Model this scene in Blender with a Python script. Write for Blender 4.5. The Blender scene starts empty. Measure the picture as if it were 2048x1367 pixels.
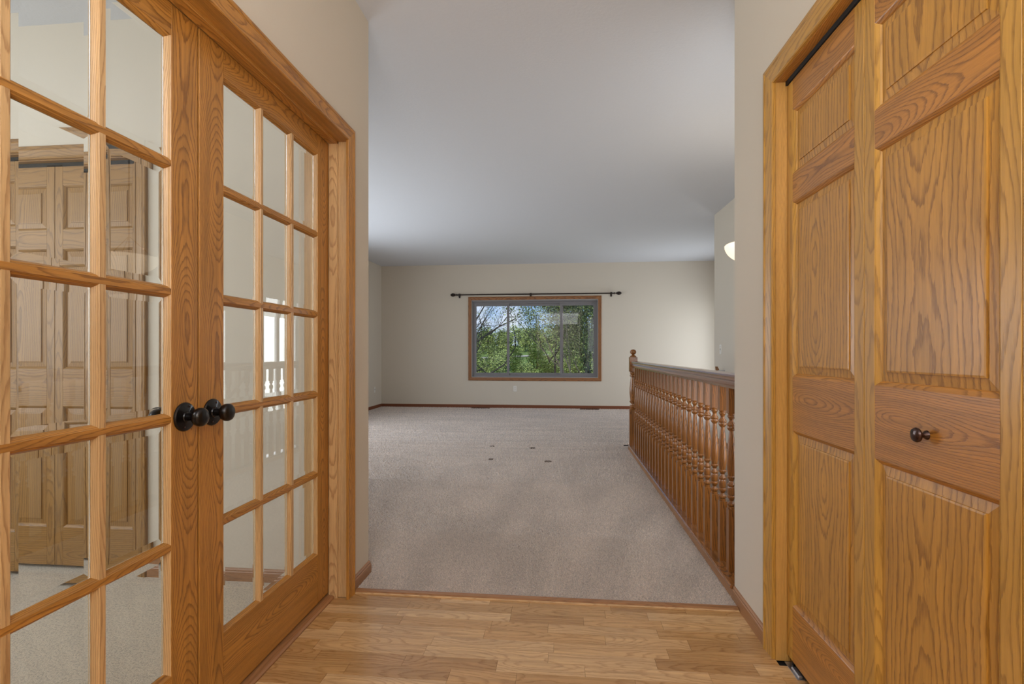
import bpy, math, random
from mathutils import Vector, Matrix
random.seed(7)
PI = math.pi
SC = bpy.context.scene
COL = SC.collection
R = random.Random(11)

# ------------------------------------------------------------------ camera
F_PX, YAW, CAM_H = 1005.0, math.atan(98 / 1005.0), 1.10
cam = bpy.data.cameras.new('camera')
cam.sensor_width = 36.0
cam.lens = F_PX / 2048 * 36.0
cam.shift_y = -(683.5 - 704.0) / 2048 * 1.0
cam.clip_start = 0.02
cam.clip_end = 1000
camo = bpy.data.objects.new('camera', cam)
camo.location = (0, 0, CAM_H)
camo.rotation_euler = (PI / 2, 0, YAW)
COL.objects.link(camo)
SC.camera = camo

# ------------------------------------------------------------------ view and exposure
SC.view_settings.view_transform = 'Standard'
SC.view_settings.look = 'None'
SC.view_settings.gamma = 1.0
SC.view_settings.use_curve_mapping = False
SC.view_settings.exposure = 0.1
SC.cycles.max_bounces = 12
SC.cycles.diffuse_bounces = 5
SC.cycles.glossy_bounces = 5
SC.cycles.transmission_bounces = 10
SC.cycles.transparent_max_bounces = 12
SC.cycles.sample_clamp_indirect = 4.0
SC.cycles.caustics_reflective = False
SC.cycles.caustics_refractive = False

# ------------------------------------------------------------------ world: blue sky with soft clouds
w = bpy.data.worlds.new('sky')
SC.world = w
w.use_nodes = True
nt = w.node_tree
nt.nodes.clear()
def N(tree, t, **kw):
    n = tree.nodes.new(t)
    for k, v in kw.items():
        if k in n.inputs.keys() if hasattr(n.inputs, 'keys') else False:
            n.inputs[k].default_value = v
        else:
            setattr(n, k, v)
    return n
tc = N(nt, 'ShaderNodeTexCoord')
sx = N(nt, 'ShaderNodeSeparateXYZ')
nt.links.new(tc.outputs['Generated'], sx.inputs[0])
ramp = N(nt, 'ShaderNodeValToRGB')
ramp.color_ramp.elements[0].position = 0.0
ramp.color_ramp.elements[0].color = (0.50, 0.70, 0.94, 1)
ramp.color_ramp.elements[1].position = 0.16
ramp.color_ramp.elements[1].color = (0.20, 0.42, 0.84, 1)
nt.links.new(sx.outputs['Z'], ramp.inputs[0])
cn = N(nt, 'ShaderNodeTexNoise')
cn.inputs['Scale'].default_value = 7.0
cn.inputs['Detail'].default_value = 6.0
nt.links.new(tc.outputs['Generated'], cn.inputs['Vector'])
cr = N(nt, 'ShaderNodeValToRGB')
cr.color_ramp.elements[0].position = 0.56
cr.color_ramp.elements[1].position = 0.72
nt.links.new(cn.outputs[0], cr.inputs[0])
mx = N(nt, 'ShaderNodeMix', data_type='RGBA')
nt.links.new(cr.outputs[0], mx.inputs['Factor'])
nt.links.new(ramp.outputs[0], mx.inputs['A'])
mx.inputs['B'].default_value = (0.95, 0.97, 1.0, 1)
bg = N(nt, 'ShaderNodeBackground')
bg.inputs['Strength'].default_value = 0.95
nt.links.new(mx.outputs['Result'], bg.inputs[0])
wo = N(nt, 'ShaderNodeOutputWorld')
nt.links.new(bg.outputs[0], wo.inputs[0])

# ------------------------------------------------------------------ lights
def light(name, kind, loc, target=None, energy=10, color=(1, 1, 1), size=1, size_y=None, spread=None):
    l = bpy.data.lights.new(name, kind)
    l.energy = energy
    l.color = color
    if kind == 'AREA':
        l.shape = 'RECTANGLE'
        l.size = size
        l.size_y = size_y or size
        if spread: l.spread = spread
    elif kind == 'POINT':
        l.shadow_soft_size = size
    elif kind == 'SUN':
        l.angle = 0.01
    o = bpy.data.objects.new(name, l)
    o.location = loc
    if target is not None:
        o.rotation_euler = (Vector(target) - Vector(loc)).to_track_quat('-Z', 'Y').to_euler()
    COL.objects.link(o)
    return o
light('sun', 'SUN', (-10, -20, 25), (0, 0, 0), 2.6, (1.0, 0.94, 0.84))
# daylight at the patio door and office window, added fill lights, and the pendant bulb
light('living_side_fill', 'AREA', (-3.80, 5.4, 1.35), (0, 5.4, 1.3), 92, (0.93, 0.97, 1.0), 3.8, 1.7)  # added fill for the living room, no window is known on this side
light('daylight_patio_door', 'AREA', (3.20, 8.78, 1.08), (0, 8.78, 1.2), 40, (0.93, 0.97, 1.0), 1.3, 1.8)
light('daylight_office_window', 'AREA', (-4.42, 0.6, 1.5), (-1, 0.6, 1.4), 60, (0.90, 0.96, 1.0), 1.6, 1.3)
light('stairwell_fill', 'AREA', (1.36, 2.40, 1.4), (1.36, 6, 1.4), 14, (0.96, 0.98, 1.0), 0.9, 1.8)  # added fill inside the stairwell, no window opens here
light('entry_fill_panel', 'AREA', (-0.09, -1.2, 2.62), (-0.09, -0.6, 0), 62, (0.97, 0.98, 1.0), 1.6, 2.6)  # added fill over the entry, no fixture hangs here
light('upward_fill', 'AREA', (-0.09, -1.0, 1.15), (-0.09, -0.99, 2.7), 84, (0.97, 0.98, 1.0), 1.3, 1.6)  # added unseen area light, brightens the hall by way of the ceiling
light('office_fill', 'POINT', (-2.7, 0.1, 2.30), None, 30, (0.97, 0.98, 1.0), 0.25)  # added fill for the room behind the glass, no lamp is known there
light('pendant_bulb', 'POINT', (1.395, 3.775, 1.84), None, 5, (1.0, 0.86, 0.68), 0.03)

# ------------------------------------------------------------------ materials
def mat(name):
    m = bpy.data.materials.new(name)
    m.use_nodes = True
    t = m.node_tree
    b = t.nodes['Principled BSDF']
    return m, t, b
def mth(t, op, a=None, b=None, c=None):
    n = t.nodes.new('ShaderNodeMath')
    n.operation = op
    for i, v in enumerate((a, b, c)):
        if v is None: continue
        if isinstance(v, (int, float)): n.inputs[i].default_value = v
        else: t.links.new(v, n.inputs[i])
    return n.outputs[0]
def comb(t, x, y, z):
    n = t.nodes.new('ShaderNodeCombineXYZ')
    for i, v in enumerate((x, y, z)):
        if isinstance(v, (int, float)): n.inputs[i].default_value = v
        else: t.links.new(v, n.inputs[i])
    return n.outputs[0]
def noise(t, vec, scale=1.0, detail=2.0, rough=0.5):
    n = t.nodes.new('ShaderNodeTexNoise')
    n.inputs['Scale'].default_value = scale
    n.inputs['Detail'].default_value = detail
    n.inputs['Roughness'].default_value = rough
    if vec is not None: t.links.new(vec, n.inputs['Vector'])
    return n.outputs[0]
def mixc(t, f, a, b):
    n = t.nodes.new('ShaderNodeMix')
    n.data_type = 'RGBA'
    if isinstance(f, (int, float)): n.inputs['Factor'].default_value = f
    else: t.links.new(f, n.inputs['Factor'])
    for k, v in (('A', a), ('B', b)):
        if isinstance(v, tuple): n.inputs[k].default_value = (*v, 1)
        else: t.links.new(v, n.inputs[k])
    return n.outputs['Result']
def rmp(t, v, p0, p1):
    n = t.nodes.new('ShaderNodeMapRange')
    n.interpolation_type = 'SMOOTHSTEP'
    t.links.new(v, n.inputs[0])
    n.inputs[1].default_value = p0
    n.inputs[2].default_value = p1
    return n.outputs[0]
def lin(r, g, b):
    f = lambda c: ((c / 255 + 0.055) / 1.055) ** 2.4 if c / 255 > 0.04045 else c / 255 / 12.92
    return (f(r), f(g), f(b))
def bump(t, b, h, strength, dist=0.001):
    n = t.nodes.new('ShaderNodeBump')
    n.inputs['Strength'].default_value = strength
    n.inputs['Distance'].default_value = dist
    t.links.new(h, n.inputs['Height'])
    t.links.new(n.outputs[0], b.inputs['Normal'])

def wood(name, light_c, dark_c, density=130, amp=0.055, line=0.55, rough=0.35, jag=0.35, pore=0.35, coat=0.15, vary=0.25, d0=0.02, freq=1.6):
    """oak: growth rings cut by the board's face, drawn from each board's own grain coordinates"""
    m, t, b = mat(name)
    at = t.nodes.new('ShaderNodeAttribute')
    at.attribute_name = 'grain'
    s = t.nodes.new('ShaderNodeSeparateXYZ')
    t.links.new(at.outputs['Vector'], s.inputs[0])
    a, c1, c2 = s.outputs
    # slow wander of the pith along the board
    n1 = noise(t, comb(t, mth(t, 'MULTIPLY', a, freq), 3.1, 0.0), 1.0, 1.0)
    n2 = noise(t, comb(t, mth(t, 'MULTIPLY', a, freq * 0.8), 9.7, 4.0), 1.0, 1.0)
    D = mth(t, 'ADD', mth(t, 'ADD', c2, d0), mth(t, 'MULTIPLY', mth(t, 'SUBTRACT', n1, 0.4), amp * 3))
    C = mth(t, 'ADD', c1, mth(t, 'MULTIPLY', mth(t, 'SUBTRACT', n2, 0.5), 0.07))
    r = mth(t, 'SQRT', mth(t, 'ADD', mth(t, 'MULTIPLY', D, D), mth(t, 'MULTIPLY', C, C)))
    n3 = noise(t, comb(t, mth(t, 'MULTIPLY', a, 9), mth(t, 'MULTIPLY', c1, 45), mth(t, 'MULTIPLY', c2, 45)), 1.0, 3.0)
    n4 = noise(t, comb(t, mth(t, 'MULTIPLY', a, 30), mth(t, 'MULTIPLY', c1, 420), mth(t, 'MULTIPLY', c2, 420)), 1.0, 2.0)
    rr = mth(t, 'ADD', mth(t, 'MULTIPLY', r, density), mth(t, 'MULTIPLY', n3, jag * 3))
    rr = mth(t, 'ADD', rr, mth(t, 'MULTIPLY', n4, jag * 0.9))
    fr = mth(t, 'FRACT', rr)
    up = rmp(t, fr, 0.50, 0.92)
    dn = rmp(t, fr, 1.0, 0.90)
    ring = mth(t, 'MULTIPLY', up, dn)
    # open pores: short dark dashes along the grain
    p = noise(t, comb(t, mth(t, 'MULTIPLY', a, 45), mth(t, 'MULTIPLY', c1, 1100), mth(t, 'MULTIPLY', c2, 1100)), 1.0, 1.0)
    po = mth(t, 'MULTIPLY', rmp(t, p, 0.52, 0.70), mth(t, 'ADD', mth(t, 'MULTIPLY', ring, 0.8), 0.25))
    tone = noise(t, comb(t, mth(t, 'MULTIPLY', a, 2.6), mth(t, 'MULTIPLY', c1, 60), mth(t, 'MULTIPLY', c2, 60)), 1.0, 5.0, 0.65)
    base = mixc(t, rmp(t, tone, 0.32, 0.68), tuple(c * (1 - vary) for c in light_c), tuple(min(1, c * (1 + vary)) for c in light_c))
    col = mixc(t, mth(t, 'MULTIPLY', ring, line), base, dark_c)
    col = mixc(t, mth(t, 'MULTIPLY', po, pore), col, tuple(c * 0.6 for c in dark_c))
    t.links.new(col, b.inputs['Base Color'])
    b.inputs['Roughness'].default_value = rough
    b.inputs['Coat Weight'].default_value = coat
    b.inputs['Coat Roughness'].default_value = 0.2
    bump(t, b, mth(t, 'SUBTRACT', 1.0, mth(t, 'ADD', po, mth(t, 'MULTIPLY', ring, 0.4))), 0.25, 0.0006)
    return m

M = {}
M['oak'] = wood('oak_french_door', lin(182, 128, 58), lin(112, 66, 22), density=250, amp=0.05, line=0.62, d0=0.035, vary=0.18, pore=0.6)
M['oak_jamb_lit'] = wood('oak_jamb_lit', lin(204, 168, 120), lin(150, 108, 64), density=260, amp=0.02, line=0.6, vary=0.12, d0=0.07)  # paler than the door oak: light on upright faces put into the colour
M['oak_bifold'] = wood('oak_bifold_frame', lin(186, 140, 62), lin(130, 88, 30), density=120, amp=0.04, line=0.55, vary=0.12, d0=0.03)
M['oak_panel'] = wood('oak_bifold_panel', lin(184, 134, 56), lin(124, 80, 26), density=62, amp=0.12, line=0.68, jag=0.45, vary=0.16, pore=0.5, d0=0.0, freq=1.3)
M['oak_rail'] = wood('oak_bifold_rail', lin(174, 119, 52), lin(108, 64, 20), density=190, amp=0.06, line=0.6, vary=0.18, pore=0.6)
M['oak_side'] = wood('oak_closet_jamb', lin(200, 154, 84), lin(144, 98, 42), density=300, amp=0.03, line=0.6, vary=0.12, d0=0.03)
M['oak_office'] = wood('oak_office_closet', lin(152, 112, 58), lin(92, 62, 28), density=110, amp=0.05, line=0.5, vary=0.08, rough=0.5, coat=0.0)
M['oak_dark'] = wood('oak_railing', lin(142, 90, 38), lin(62, 34, 12), density=180, amp=0.04, line=0.75, vary=0.3, rough=0.3, coat=0.35)
M['oak_gloss'] = wood('oak_handrail', lin(136, 88, 46), lin(70, 40, 16), density=180, amp=0.04, line=0.6, vary=0.2, rough=0.16, coat=0.9)
M['oak_base'] = wood('oak_baseboard', lin(158, 112, 72), lin(112, 74, 42), density=200, amp=0.03, line=0.4, vary=0.1, rough=0.4)
M['oak_base_far'] = wood('oak_baseboard_living', lin(120, 66, 34), lin(84, 44, 20), density=200, amp=0.03, line=0.4, vary=0.1, rough=0.6, coat=0)
M['oak_window'] = wood('oak_window_casing', lin(150, 98, 52), lin(88, 50, 22), density=90, amp=0.05, line=0.8, vary=0.15, rough=0.5)
def floor_mats():
    out = []
    for i, c in enumerate([(204, 164, 114), (196, 154, 102), (188, 146, 94), (208, 170, 122), (180, 138, 88)]):
        out.append(wood('laminate_%d' % i, lin(*c), lin(c[0] - 52, c[1] - 56, c[2] - 52), density=150, amp=0.05, line=0.38, vary=0.14, rough=0.26, jag=0.5, pore=0.4, coat=0.3))
    return out
FLOORM = floor_mats()

def plain(name, c, rough=0.5, metal=0.0, bumpy=0.0, bscale=60, vary=0.0, coat=0.0):
    m, t, b = mat(name)
    b.inputs['Roughness'].default_value = rough
    b.inputs['Metallic'].default_value = metal
    b.inputs['Coat Weight'].default_value = coat
    tc = t.nodes.new('ShaderNodeTexCoord')
    n = noise(t, tc.outputs['Object'], bscale, 3.0)
    t.links.new(mixc(t, n, tuple(x * (1 - vary) for x in c), tuple(min(1, x * (1 + vary)) for x in c)), b.inputs['Base Color'])
    if bumpy: bump(t, b, n, bumpy, 0.002)
    return m
M['wall'] = plain('wall_paint', lin(208, 199, 184), 0.8, bumpy=0.10, bscale=160, vary=0.01)
M['ceil'] = plain('ceiling_paint', lin(210, 213, 219), 0.85, bumpy=0.45, bscale=70, vary=0.02)
M['black'] = plain('oil_rubbed_bronze', lin(26, 22, 22), 0.28, 0.6, coat=0.3)
M['bronze'] = plain('bronze_knob', lin(58, 34, 26), 0.25, 0.7, coat=0.3)
M['steel'] = plain('zinc_hardware', lin(190, 192, 198), 0.3, 0.9)
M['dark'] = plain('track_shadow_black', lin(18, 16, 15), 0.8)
M['vinyl'] = plain('window_vinyl', lin(196, 194, 190), 0.45)
M['vinyl_grey'] = plain('grey_window_sash', lin(122, 120, 122), 0.5)
M['plastic'] = plain('white_plastic', lin(224, 220, 212), 0.4)
M['slot'] = plain('dark_slot', lin(70, 62, 54), 0.7)
M['rod'] = plain('curtain_rod_bronze', lin(40, 28, 22), 0.4, 0.4)
M['register'] = plain('brown_register', lin(84, 50, 30), 0.5)
M['bark'] = plain('bark', lin(60, 52, 44), 0.9, bscale=8, vary=0.3)
M['bark_pale'] = plain('pale_bark', lin(122, 114, 98), 0.9, bscale=8, vary=0.2)
M['path'] = plain('pale_path', lin(176, 170, 150), 0.9, bscale=1)
M['lawn'] = plain('lawn', lin(104, 126, 52), 0.95, bscale=1.3, vary=0.6)
def leafmat(name, c):
    m, t, b = mat(name)
    oi = t.nodes.new('ShaderNodeNewGeometry')
    t.links.new(mixc(t, oi.outputs['Random Per Island'], tuple(x * 0.18 for x in c), tuple(min(1, x * 2.0) for x in c)), b.inputs['Base Color'])
    b.inputs['Roughness'].default_value = 0.6
    b.inputs['Transmission Weight'].default_value = 0.0
    return m
M['leaf_spring'] = leafmat('leaf_spring', lin(136, 150, 74))
M['leaf_olive'] = leafmat('leaf_olive', lin(108, 118, 66))
M['leaf_far'] = leafmat('leaf_far', lin(132, 144, 74))
# carpet
def carpet(name, c, streak=0.16):
    m, t, b = mat(name)
    tc = t.nodes.new('ShaderNodeTexCoord')
    s = t.nodes.new('ShaderNodeSeparateXYZ')
    t.links.new(tc.outputs['Object'], s.inputs[0])
    f = noise(t, tc.outputs['Object'], 150, 3.0, 0.7)
    g = noise(t, tc.outputs['Object'], 420, 2.0, 0.7)
    # vacuum tracks: across the room at the far end, fanning away from the doorway nearer by
    far_ = noise(t, comb(t, mth(t, 'MULTIPLY', s.outputs[0], 0.9), mth(t, 'MULTIPLY', s.outputs[1], 11.0), 0.0), 1.0, 4.0)
    ang = mth(t, 'DIVIDE', mth(t, 'ADD', s.outputs[0], 0.3), mth(t, 'ADD', s.outputs[1], -0.4))
    near_ = noise(t, comb(t, mth(t, 'MULTIPLY', ang, 13.0), mth(t, 'MULTIPLY', s.outputs[1], 0.9), 5.0), 1.0, 3.0)
    w_ = rmp(t, s.outputs[1], 4.2, 5.8)
    tr = mth(t, 'ADD', mth(t, 'MULTIPLY', far_, w_), mth(t, 'MULTIPLY', near_, mth(t, 'SUBTRACT', 1.0, w_)))
    big2 = noise(t, tc.outputs['Object'], 2.3, 3.0)
    k = mth(t, 'ADD', mth(t, 'MULTIPLY', rmp(t, tr, 0.36, 0.64), streak * 1.3), mth(t, 'MULTIPLY', rmp(t, big2, 0.3, 0.7), streak * 0.7))
    k = mth(t, 'ADD', k, mth(t, 'MULTIPLY', rmp(t, f, 0.32, 0.56), 0.68))
    col = mixc(t, k, tuple(x * 0.46 for x in c), c)
    t.links.new(col, b.inputs['Base Color'])
    b.inputs['Roughness'].default_value = 0.95
    b.inputs['Sheen Weight'].default_value = 0.4
    b.inputs['Sheen Roughness'].default_value = 0.4
    bump(t, b, mth(t, 'ADD', f, g), 0.9, 0.006)
    return m
M['carpet'] = carpet('carpet_taupe_shaded', lin(214, 196, 184))  # darker than the tufts: shade between them put into the base colour
M['carpet_office'] = carpet('carpet_office', lin(240, 228, 206), 0.10)
M['tuft'] = carpet('carpet_tuft', lin(255, 239, 225))
M['crushed_shade'] = plain('crushed_pile_shade', lin(96, 82, 72), 0.95)  # shade of the pressed-in dents put into this dark pile colour
# glass
def glass(name):
    m, t, b = mat(name)
    b.inputs['Transmission Weight'].default_value = 1.0
    b.inputs['Roughness'].default_value = 0.0
    b.inputs['IOR'].default_value = 1.5
    b.inputs['Base Color'].default_value = (0.97, 0.99, 0.98, 1)
    return m
M['glass'] = glass('bevelled_glass')
def thin_glass(name):
    m, t, b = mat(name)
    t.nodes.remove(b)
    tr = t.nodes.new('ShaderNodeBsdfTransparent')
    gl = t.nodes.new('ShaderNodeBsdfGlossy')
    gl.inputs['Roughness'].default_value = 0.01
    lw = t.nodes.new('ShaderNodeLayerWeight')
    lw.inputs[0].default_value = 0.5
    mi = t.nodes.new('ShaderNodeMixShader')
    t.links.new(mth(t, 'ADD', mth(t, 'MULTIPLY', mth(t, 'POWER', lw.outputs['Facing'], 5.0), 0.9), 0.032), mi.inputs[0])
    t.links.new(tr.outputs[0], mi.inputs[1])
    t.links.new(gl.outputs[0], mi.inputs[2])
    t.links.new(mi.outputs[0], t.nodes['Material Output'].inputs[0])
    return m
M['pane'] = thin_glass('window_pane')
def glowing(name, c, s, base):
    m, t, b = mat(name)
    b.inputs['Base Color'].default_value = (*base, 1)
    b.inputs['Emission Color'].default_value = (*c, 1)
    b.inputs['Emission Strength'].default_value = s
    b.inputs['Roughness'].default_value = 0.4
    return m
M['shade'] = glowing('alabaster_bowl', (1.0, 0.84, 0.60), 1.0, (0.5, 0.46, 0.4))

# ------------------------------------------------------------------ mesh building
class MB:
    """collects faces; every primitive carries its own grain coordinates (along, across, depth)"""
    def __init__(s):
        s.v, s.f, s.g = [], [], []
    def add(s, verts, faces, axis=2, face=None, off=None):
        vs = [Vector(v) for v in verts]
        lo = [min(v[i] for v in vs) for i in range(3)]
        hi = [max(v[i] for v in vs) for i in range(3)]
        o = [i for i in range(3) if i != axis]
        if face is None:  # the thinnest remaining side is the depth
            face = o[0] if hi[o[0]] - lo[o[0]] < hi[o[1]] - lo[o[1]] else o[1]
        acr = [i for i in o if i != face][0]
        if off is None: off = (R.uniform(0, 60), R.uniform(-0.035, 0.035), R.uniform(0, 0.02))
        b = len(s.v)
        for v in vs:
            s.v.append(v)
            s.g.append((v[axis] + off[0], v[acr] - (lo[acr] + hi[acr]) / 2 + off[1], v[face] - lo[face] + off[2]))
        for f in faces: s.f.append([i + b for i in f])
    def box(s, lo, hi, axis=2, face=None, off=None):
        x0, y0, z0 = lo; x1, y1, z1 = hi
        s.add([(x0, y0, z0), (x1, y0, z0), (x1, y1, z0), (x0, y1, z0), (x0, y0, z1), (x1, y0, z1), (x1, y1, z1), (x0, y1, z1)],
              [(0, 3, 2, 1), (4, 5, 6, 7), (0, 1, 5, 4), (1, 2, 6, 5), (2, 3, 7, 6), (3, 0, 4, 7)], axis, face, off)
        return s
    def sweep(s, prof, p0, p1, U, V, m0=0.0, m1=0.0, axis=2):
        """profile [(u,v)] carried from p0 to p1; U,V give the profile's directions; m0,m1 = mitre (shift along path per u)"""
        p0, p1, U, V = Vector(p0), Vector(p1), Vector(U), Vector(V)
        D = (p1 - p0).normalized()
        n = len(prof)
        vs = [p0 + U * u + V * v + D * (m0 * u) for u, v in prof] + [p1 + U * u + V * v + D * (m1 * u) for u, v in prof]
        fs = [(i, (i + 1) % n, n + (i + 1) % n, n + i) for i in range(n)] + [tuple(range(n))[::-1], tuple(range(n, 2 * n))]
        s.add(vs, fs, axis)
        return s
    def lathe(s, prof, c=(0, 0, 0), ax=2, seg=20, axis=None):
        """profile [(radius, height)] turned about axis ax through c"""
        c = Vector(c); vs = []; fs = []
        n = len(prof)
        for r, h in prof:
            for k in range(seg):
                a = 2 * PI * k / seg
                p = [0, 0, 0]
                p[(ax + 1) % 3] = r * math.cos(a); p[(ax + 2) % 3] = r * math.sin(a); p[ax] = h
                vs.append(c + Vector(p))
        for i in range(n - 1):
            for k in range(seg):
                k2 = (k + 1) % seg
                fs.append((i * seg + k, i * seg + k2, (i + 1) * seg + k2, (i + 1) * seg + k))
        fs.append(tuple(range(seg))[::-1]); fs.append(tuple((n - 1) * seg + k for k in range(seg)))
        s.add(vs, fs, ax if axis is None else axis)
        return s
    def tube(s, pts, rad, seg=6, axis=2, cap=True):
        pts = [Vector(p) for p in pts]
        rads = rad if isinstance(rad, (list, tuple)) else [rad] * len(pts)
        vs = []; fs = []
        prev = None
        for i, p in enumerate(pts):
            d = (pts[min(i + 1, len(pts) - 1)] - pts[max(i - 1, 0)]).normalized()
            if prev is None:
                u = d.orthogonal().normalized()
            else:
                u = (prev - d * prev.dot(d)).normalized()
            prev = u
            v = d.cross(u)
            for k in range(seg):
                a = 2 * PI * k / seg
                vs.append(p + (u * math.cos(a) + v * math.sin(a)) * rads[i])
        for i in range(len(pts) - 1):
            for k in range(seg):
                k2 = (k + 1) % seg
                fs.append((i * seg + k, i * seg + k2, (i + 1) * seg + k2, (i + 1) * seg + k))
        if cap:
            fs.append(tuple(range(seg))[::-1]); fs.append(tuple((len(pts) - 1) * seg + k for k in range(seg)))
        s.add(vs, fs, axis)
        return s
    def mesh(s, name, m, smooth=False):
        me = bpy.data.meshes.new(name)
        me.from_pydata([tuple(v) for v in s.v], [], s.f)
        at = me.attributes.new('grain', 'FLOAT_VECTOR', 'POINT')
        at.data.foreach_set('vector', [c for g in s.g for c in g])
        me.materials.append(m)
        if smooth:
            me.polygons.foreach_set('use_smooth', [True] * len(me.polygons))
            try: me.set_sharp_from_angle(angle=math.radians(35))
            except Exception: pass
        me.update()
        return me
    def build(s, name, m, parent=None, smooth=False, bevel=0, loc=None):
        o = bpy.data.objects.new(name, s.mesh(name, m, smooth))
        COL.objects.link(o)
        if parent is not None: o.parent = parent
        if loc is not None: o.location = loc
        if bevel:
            md = o.modifiers.new('bevel', 'BEVEL')
            md.width = bevel; md.segments = 1; md.limit_method = 'ANGLE'
        return o
def quad(axis, c, a0, a1, z0, z1):
    """single sheet of glass: axis 0 = plane x=c, axis 1 = plane y=c"""
    mb = MB()
    if axis == 0: mb.add([(c, a0, z0), (c, a1, z0), (c, a1, z1), (c, a0, z1)], [(0, 1, 2, 3)], 2, 0)
    else: mb.add([(a0, c, z0), (a1, c, z0), (a1, c, z1), (a0, c, z1)], [(0, 1, 2, 3)], 2, 1)
    return mb
def tag(o, label=None, cat=None, group=None, kind=None):
    if label: o['label'] = label
    if cat: o['category'] = cat
    if group: o['group'] = group
    if kind: o['kind'] = kind
    return o
def empty(name, loc=(0, 0, 0), rz=0.0, **kw):
    o = bpy.data.objects.new(name, None)
    o.empty_display_size = 0.1
    o.location = loc
    o.rotation_euler = (0, 0, rz)
    COL.objects.link(o)
    return tag(o, **kw)
def copy_tree(o, parent=None):
    c = o.copy()
    COL.objects.link(c)
    c.parent = parent
    for ch in o.children: copy_tree(ch, c)
    return c
def bx(lo, hi, axis=2, face=None): return MB().box(lo, hi, axis, face)

# ------------------------------------------------------------------ measures of the place
XL, XR = -0.95, 0.765            # hall walls
Y_BACK = -2.6
Y_COR = 2.41                     # left wall's outside corner
Y_THR = 2.235
XLIV, Y_FAR, X_E = -3.60, 9.82, 3.05
X_ST, Y_ST1 = 1.88, 6.40         # stair wall and where it ends
H = 3.0
def cz(y): return 2.735 + 0.0128 * (y - 2.4)
# ------------------------------------------------------------------ walls
def wall(name, boxes, label, m=None):
    mb = MB()
    for lo, hi in boxes: mb.box(lo, hi)
    return tag(mb.build(name, m or M['wall']), label, 'wall', kind='structure')
YO = 2.27   # office side of the partition
OP0, OP1, OPH = 0.513, 2.193, 2.064       # rough opening of the french doors
def zt(y): return cz(y) - 0.002
def wbox(x0, y0, x1, y1, z0=0.0, z1=None):
    """wall box whose top follows the gently sloping ceiling"""
    if z1 is not None: return ((x0, y0, z0), (x1, y1, z1))
    return ((x0, y0, z0), (x1, y1, z0), (cz(y0), cz(y1)))
def wall2(name, specs, label):
    mb = MB()
    for s in specs:
        if len(s) == 2: mb.box(*s)
        else:
            (x0, y0, z0), (x1, y1, _), (h0, h1) = s
            mb.add([(x0, y0, z0), (x1, y0, z0), (x1, y1, z0), (x0, y1, z0), (x0, y0, h0), (x1, y0, h0), (x1, y1, h1), (x0, y1, h1)],
                   [(0, 3, 2, 1), (4, 5, 6, 7), (0, 1, 5, 4), (1, 2, 6, 5), (2, 3, 7, 6), (3, 0, 4, 7)])
    return tag(mb.build(name, M['wall']), label, 'wall', kind='structure')
wall2('wall_left', [wbox(-1.16, Y_BACK, XL, OP0), wbox(-1.16, OP0, XL, OP1, OPH), wbox(-1.16, OP1, XL, Y_COR)],
      'greige hall wall on the left around the glazed double doors')
CO0, CO1, COH = 0.02, 1.898, 2.075        # closet opening in the right wall
wall2('wall_right', [wbox(XR, Y_BACK, 0.885, CO0), wbox(XR, CO0, 0.885, CO1, COH), wbox(XR, CO1, 0.885, 2.31)],
      'greige hall wall on the right around the bifold closet doors')
wall2('wall_partition', [wbox(-4.3, YO, -1.16, Y_COR) if False else wbox(-2.05, YO, -1.16, Y_COR), wbox(-3.96, YO, -2.05, Y_COR, 2.075), wbox(-4.3, YO, -3.96, Y_COR)],
      'partition wall behind the glazed doors holding the second closet')
wall2('wall_closet_back', [wbox(-4.3, Y_COR + 0.45, -1.9, Y_COR + 0.5)], 'back of the closet beyond the glazed doors')
WX0, WX1, WZ0, WZ1 = -1.77, 0.72, 0.60, 2.135
wall2('wall_far', [wbox(XLIV - 0.1, Y_FAR, WX0, Y_FAR + 0.14), wbox(WX1, Y_FAR, X_E + 0.1, Y_FAR + 0.14), ((WX0, Y_FAR, 0), (WX1, Y_FAR + 0.14, WZ0)), wbox(WX0, Y_FAR, WX1, Y_FAR + 0.14, WZ1)],
      'far greige wall of the empty living room with the wide window')
wall2('wall_living_left', [wbox(XLIV - 0.1, Y_COR + 0.5, XLIV, 3.5), wbox(XLIV - 0.1, 3.5, XLIV, 7.3, 0, 0.5), wbox(XLIV - 0.1, 3.5, XLIV, 7.3, 2.2), wbox(XLIV - 0.1, 7.3, XLIV, Y_FAR)],
      'left living room wall meeting the far wall')
wall2('wall_stair', [wbox(X_ST, 2.31, X_ST + 0.11, Y_ST1, -2.7), wbox(X_ST + 0.11, Y_ST1 - 0.11, X_E, Y_ST1)],
      'greige stair wall behind the railing with the light switch')
wall2('wall_dining', [wbox(X_E, Y_ST1 - 0.11, X_E + 0.1, 8.10), wbox(X_E, 8.10, X_E + 0.1, 9.46, 2.02), wbox(X_E, 9.46, X_E + 0.1, Y_FAR), ((X_E, 8.10, 0), (X_E + 0.1, 9.46, 0.14))],
      'wall beyond the stairs holding the glazed patio door')
wall2('wall_back', [wbox(-1.16, Y_BACK - 0.1, 0.885, Y_BACK)],
      'entry wall behind the camera')
wall2('wall_office', [wbox(-4.4, -1.4, -4.3, -0.3), wbox(-4.4, -0.3, -4.3, 1.5, 0, 0.8), wbox(-4.4, -0.3, -4.3, 1.5, 2.2), wbox(-4.4, 1.5, -4.3, 2.91), wbox(-4.3, -1.5, -1.16, -1.4)],
      'outer walls of the room beyond the glazed doors')
wall2('wall_closet', [wbox(1.50, -0.15, 1.55, 2.25), wbox(0.885, -0.2, 1.55, -0.15)], 'inside of the hall closet')
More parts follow.
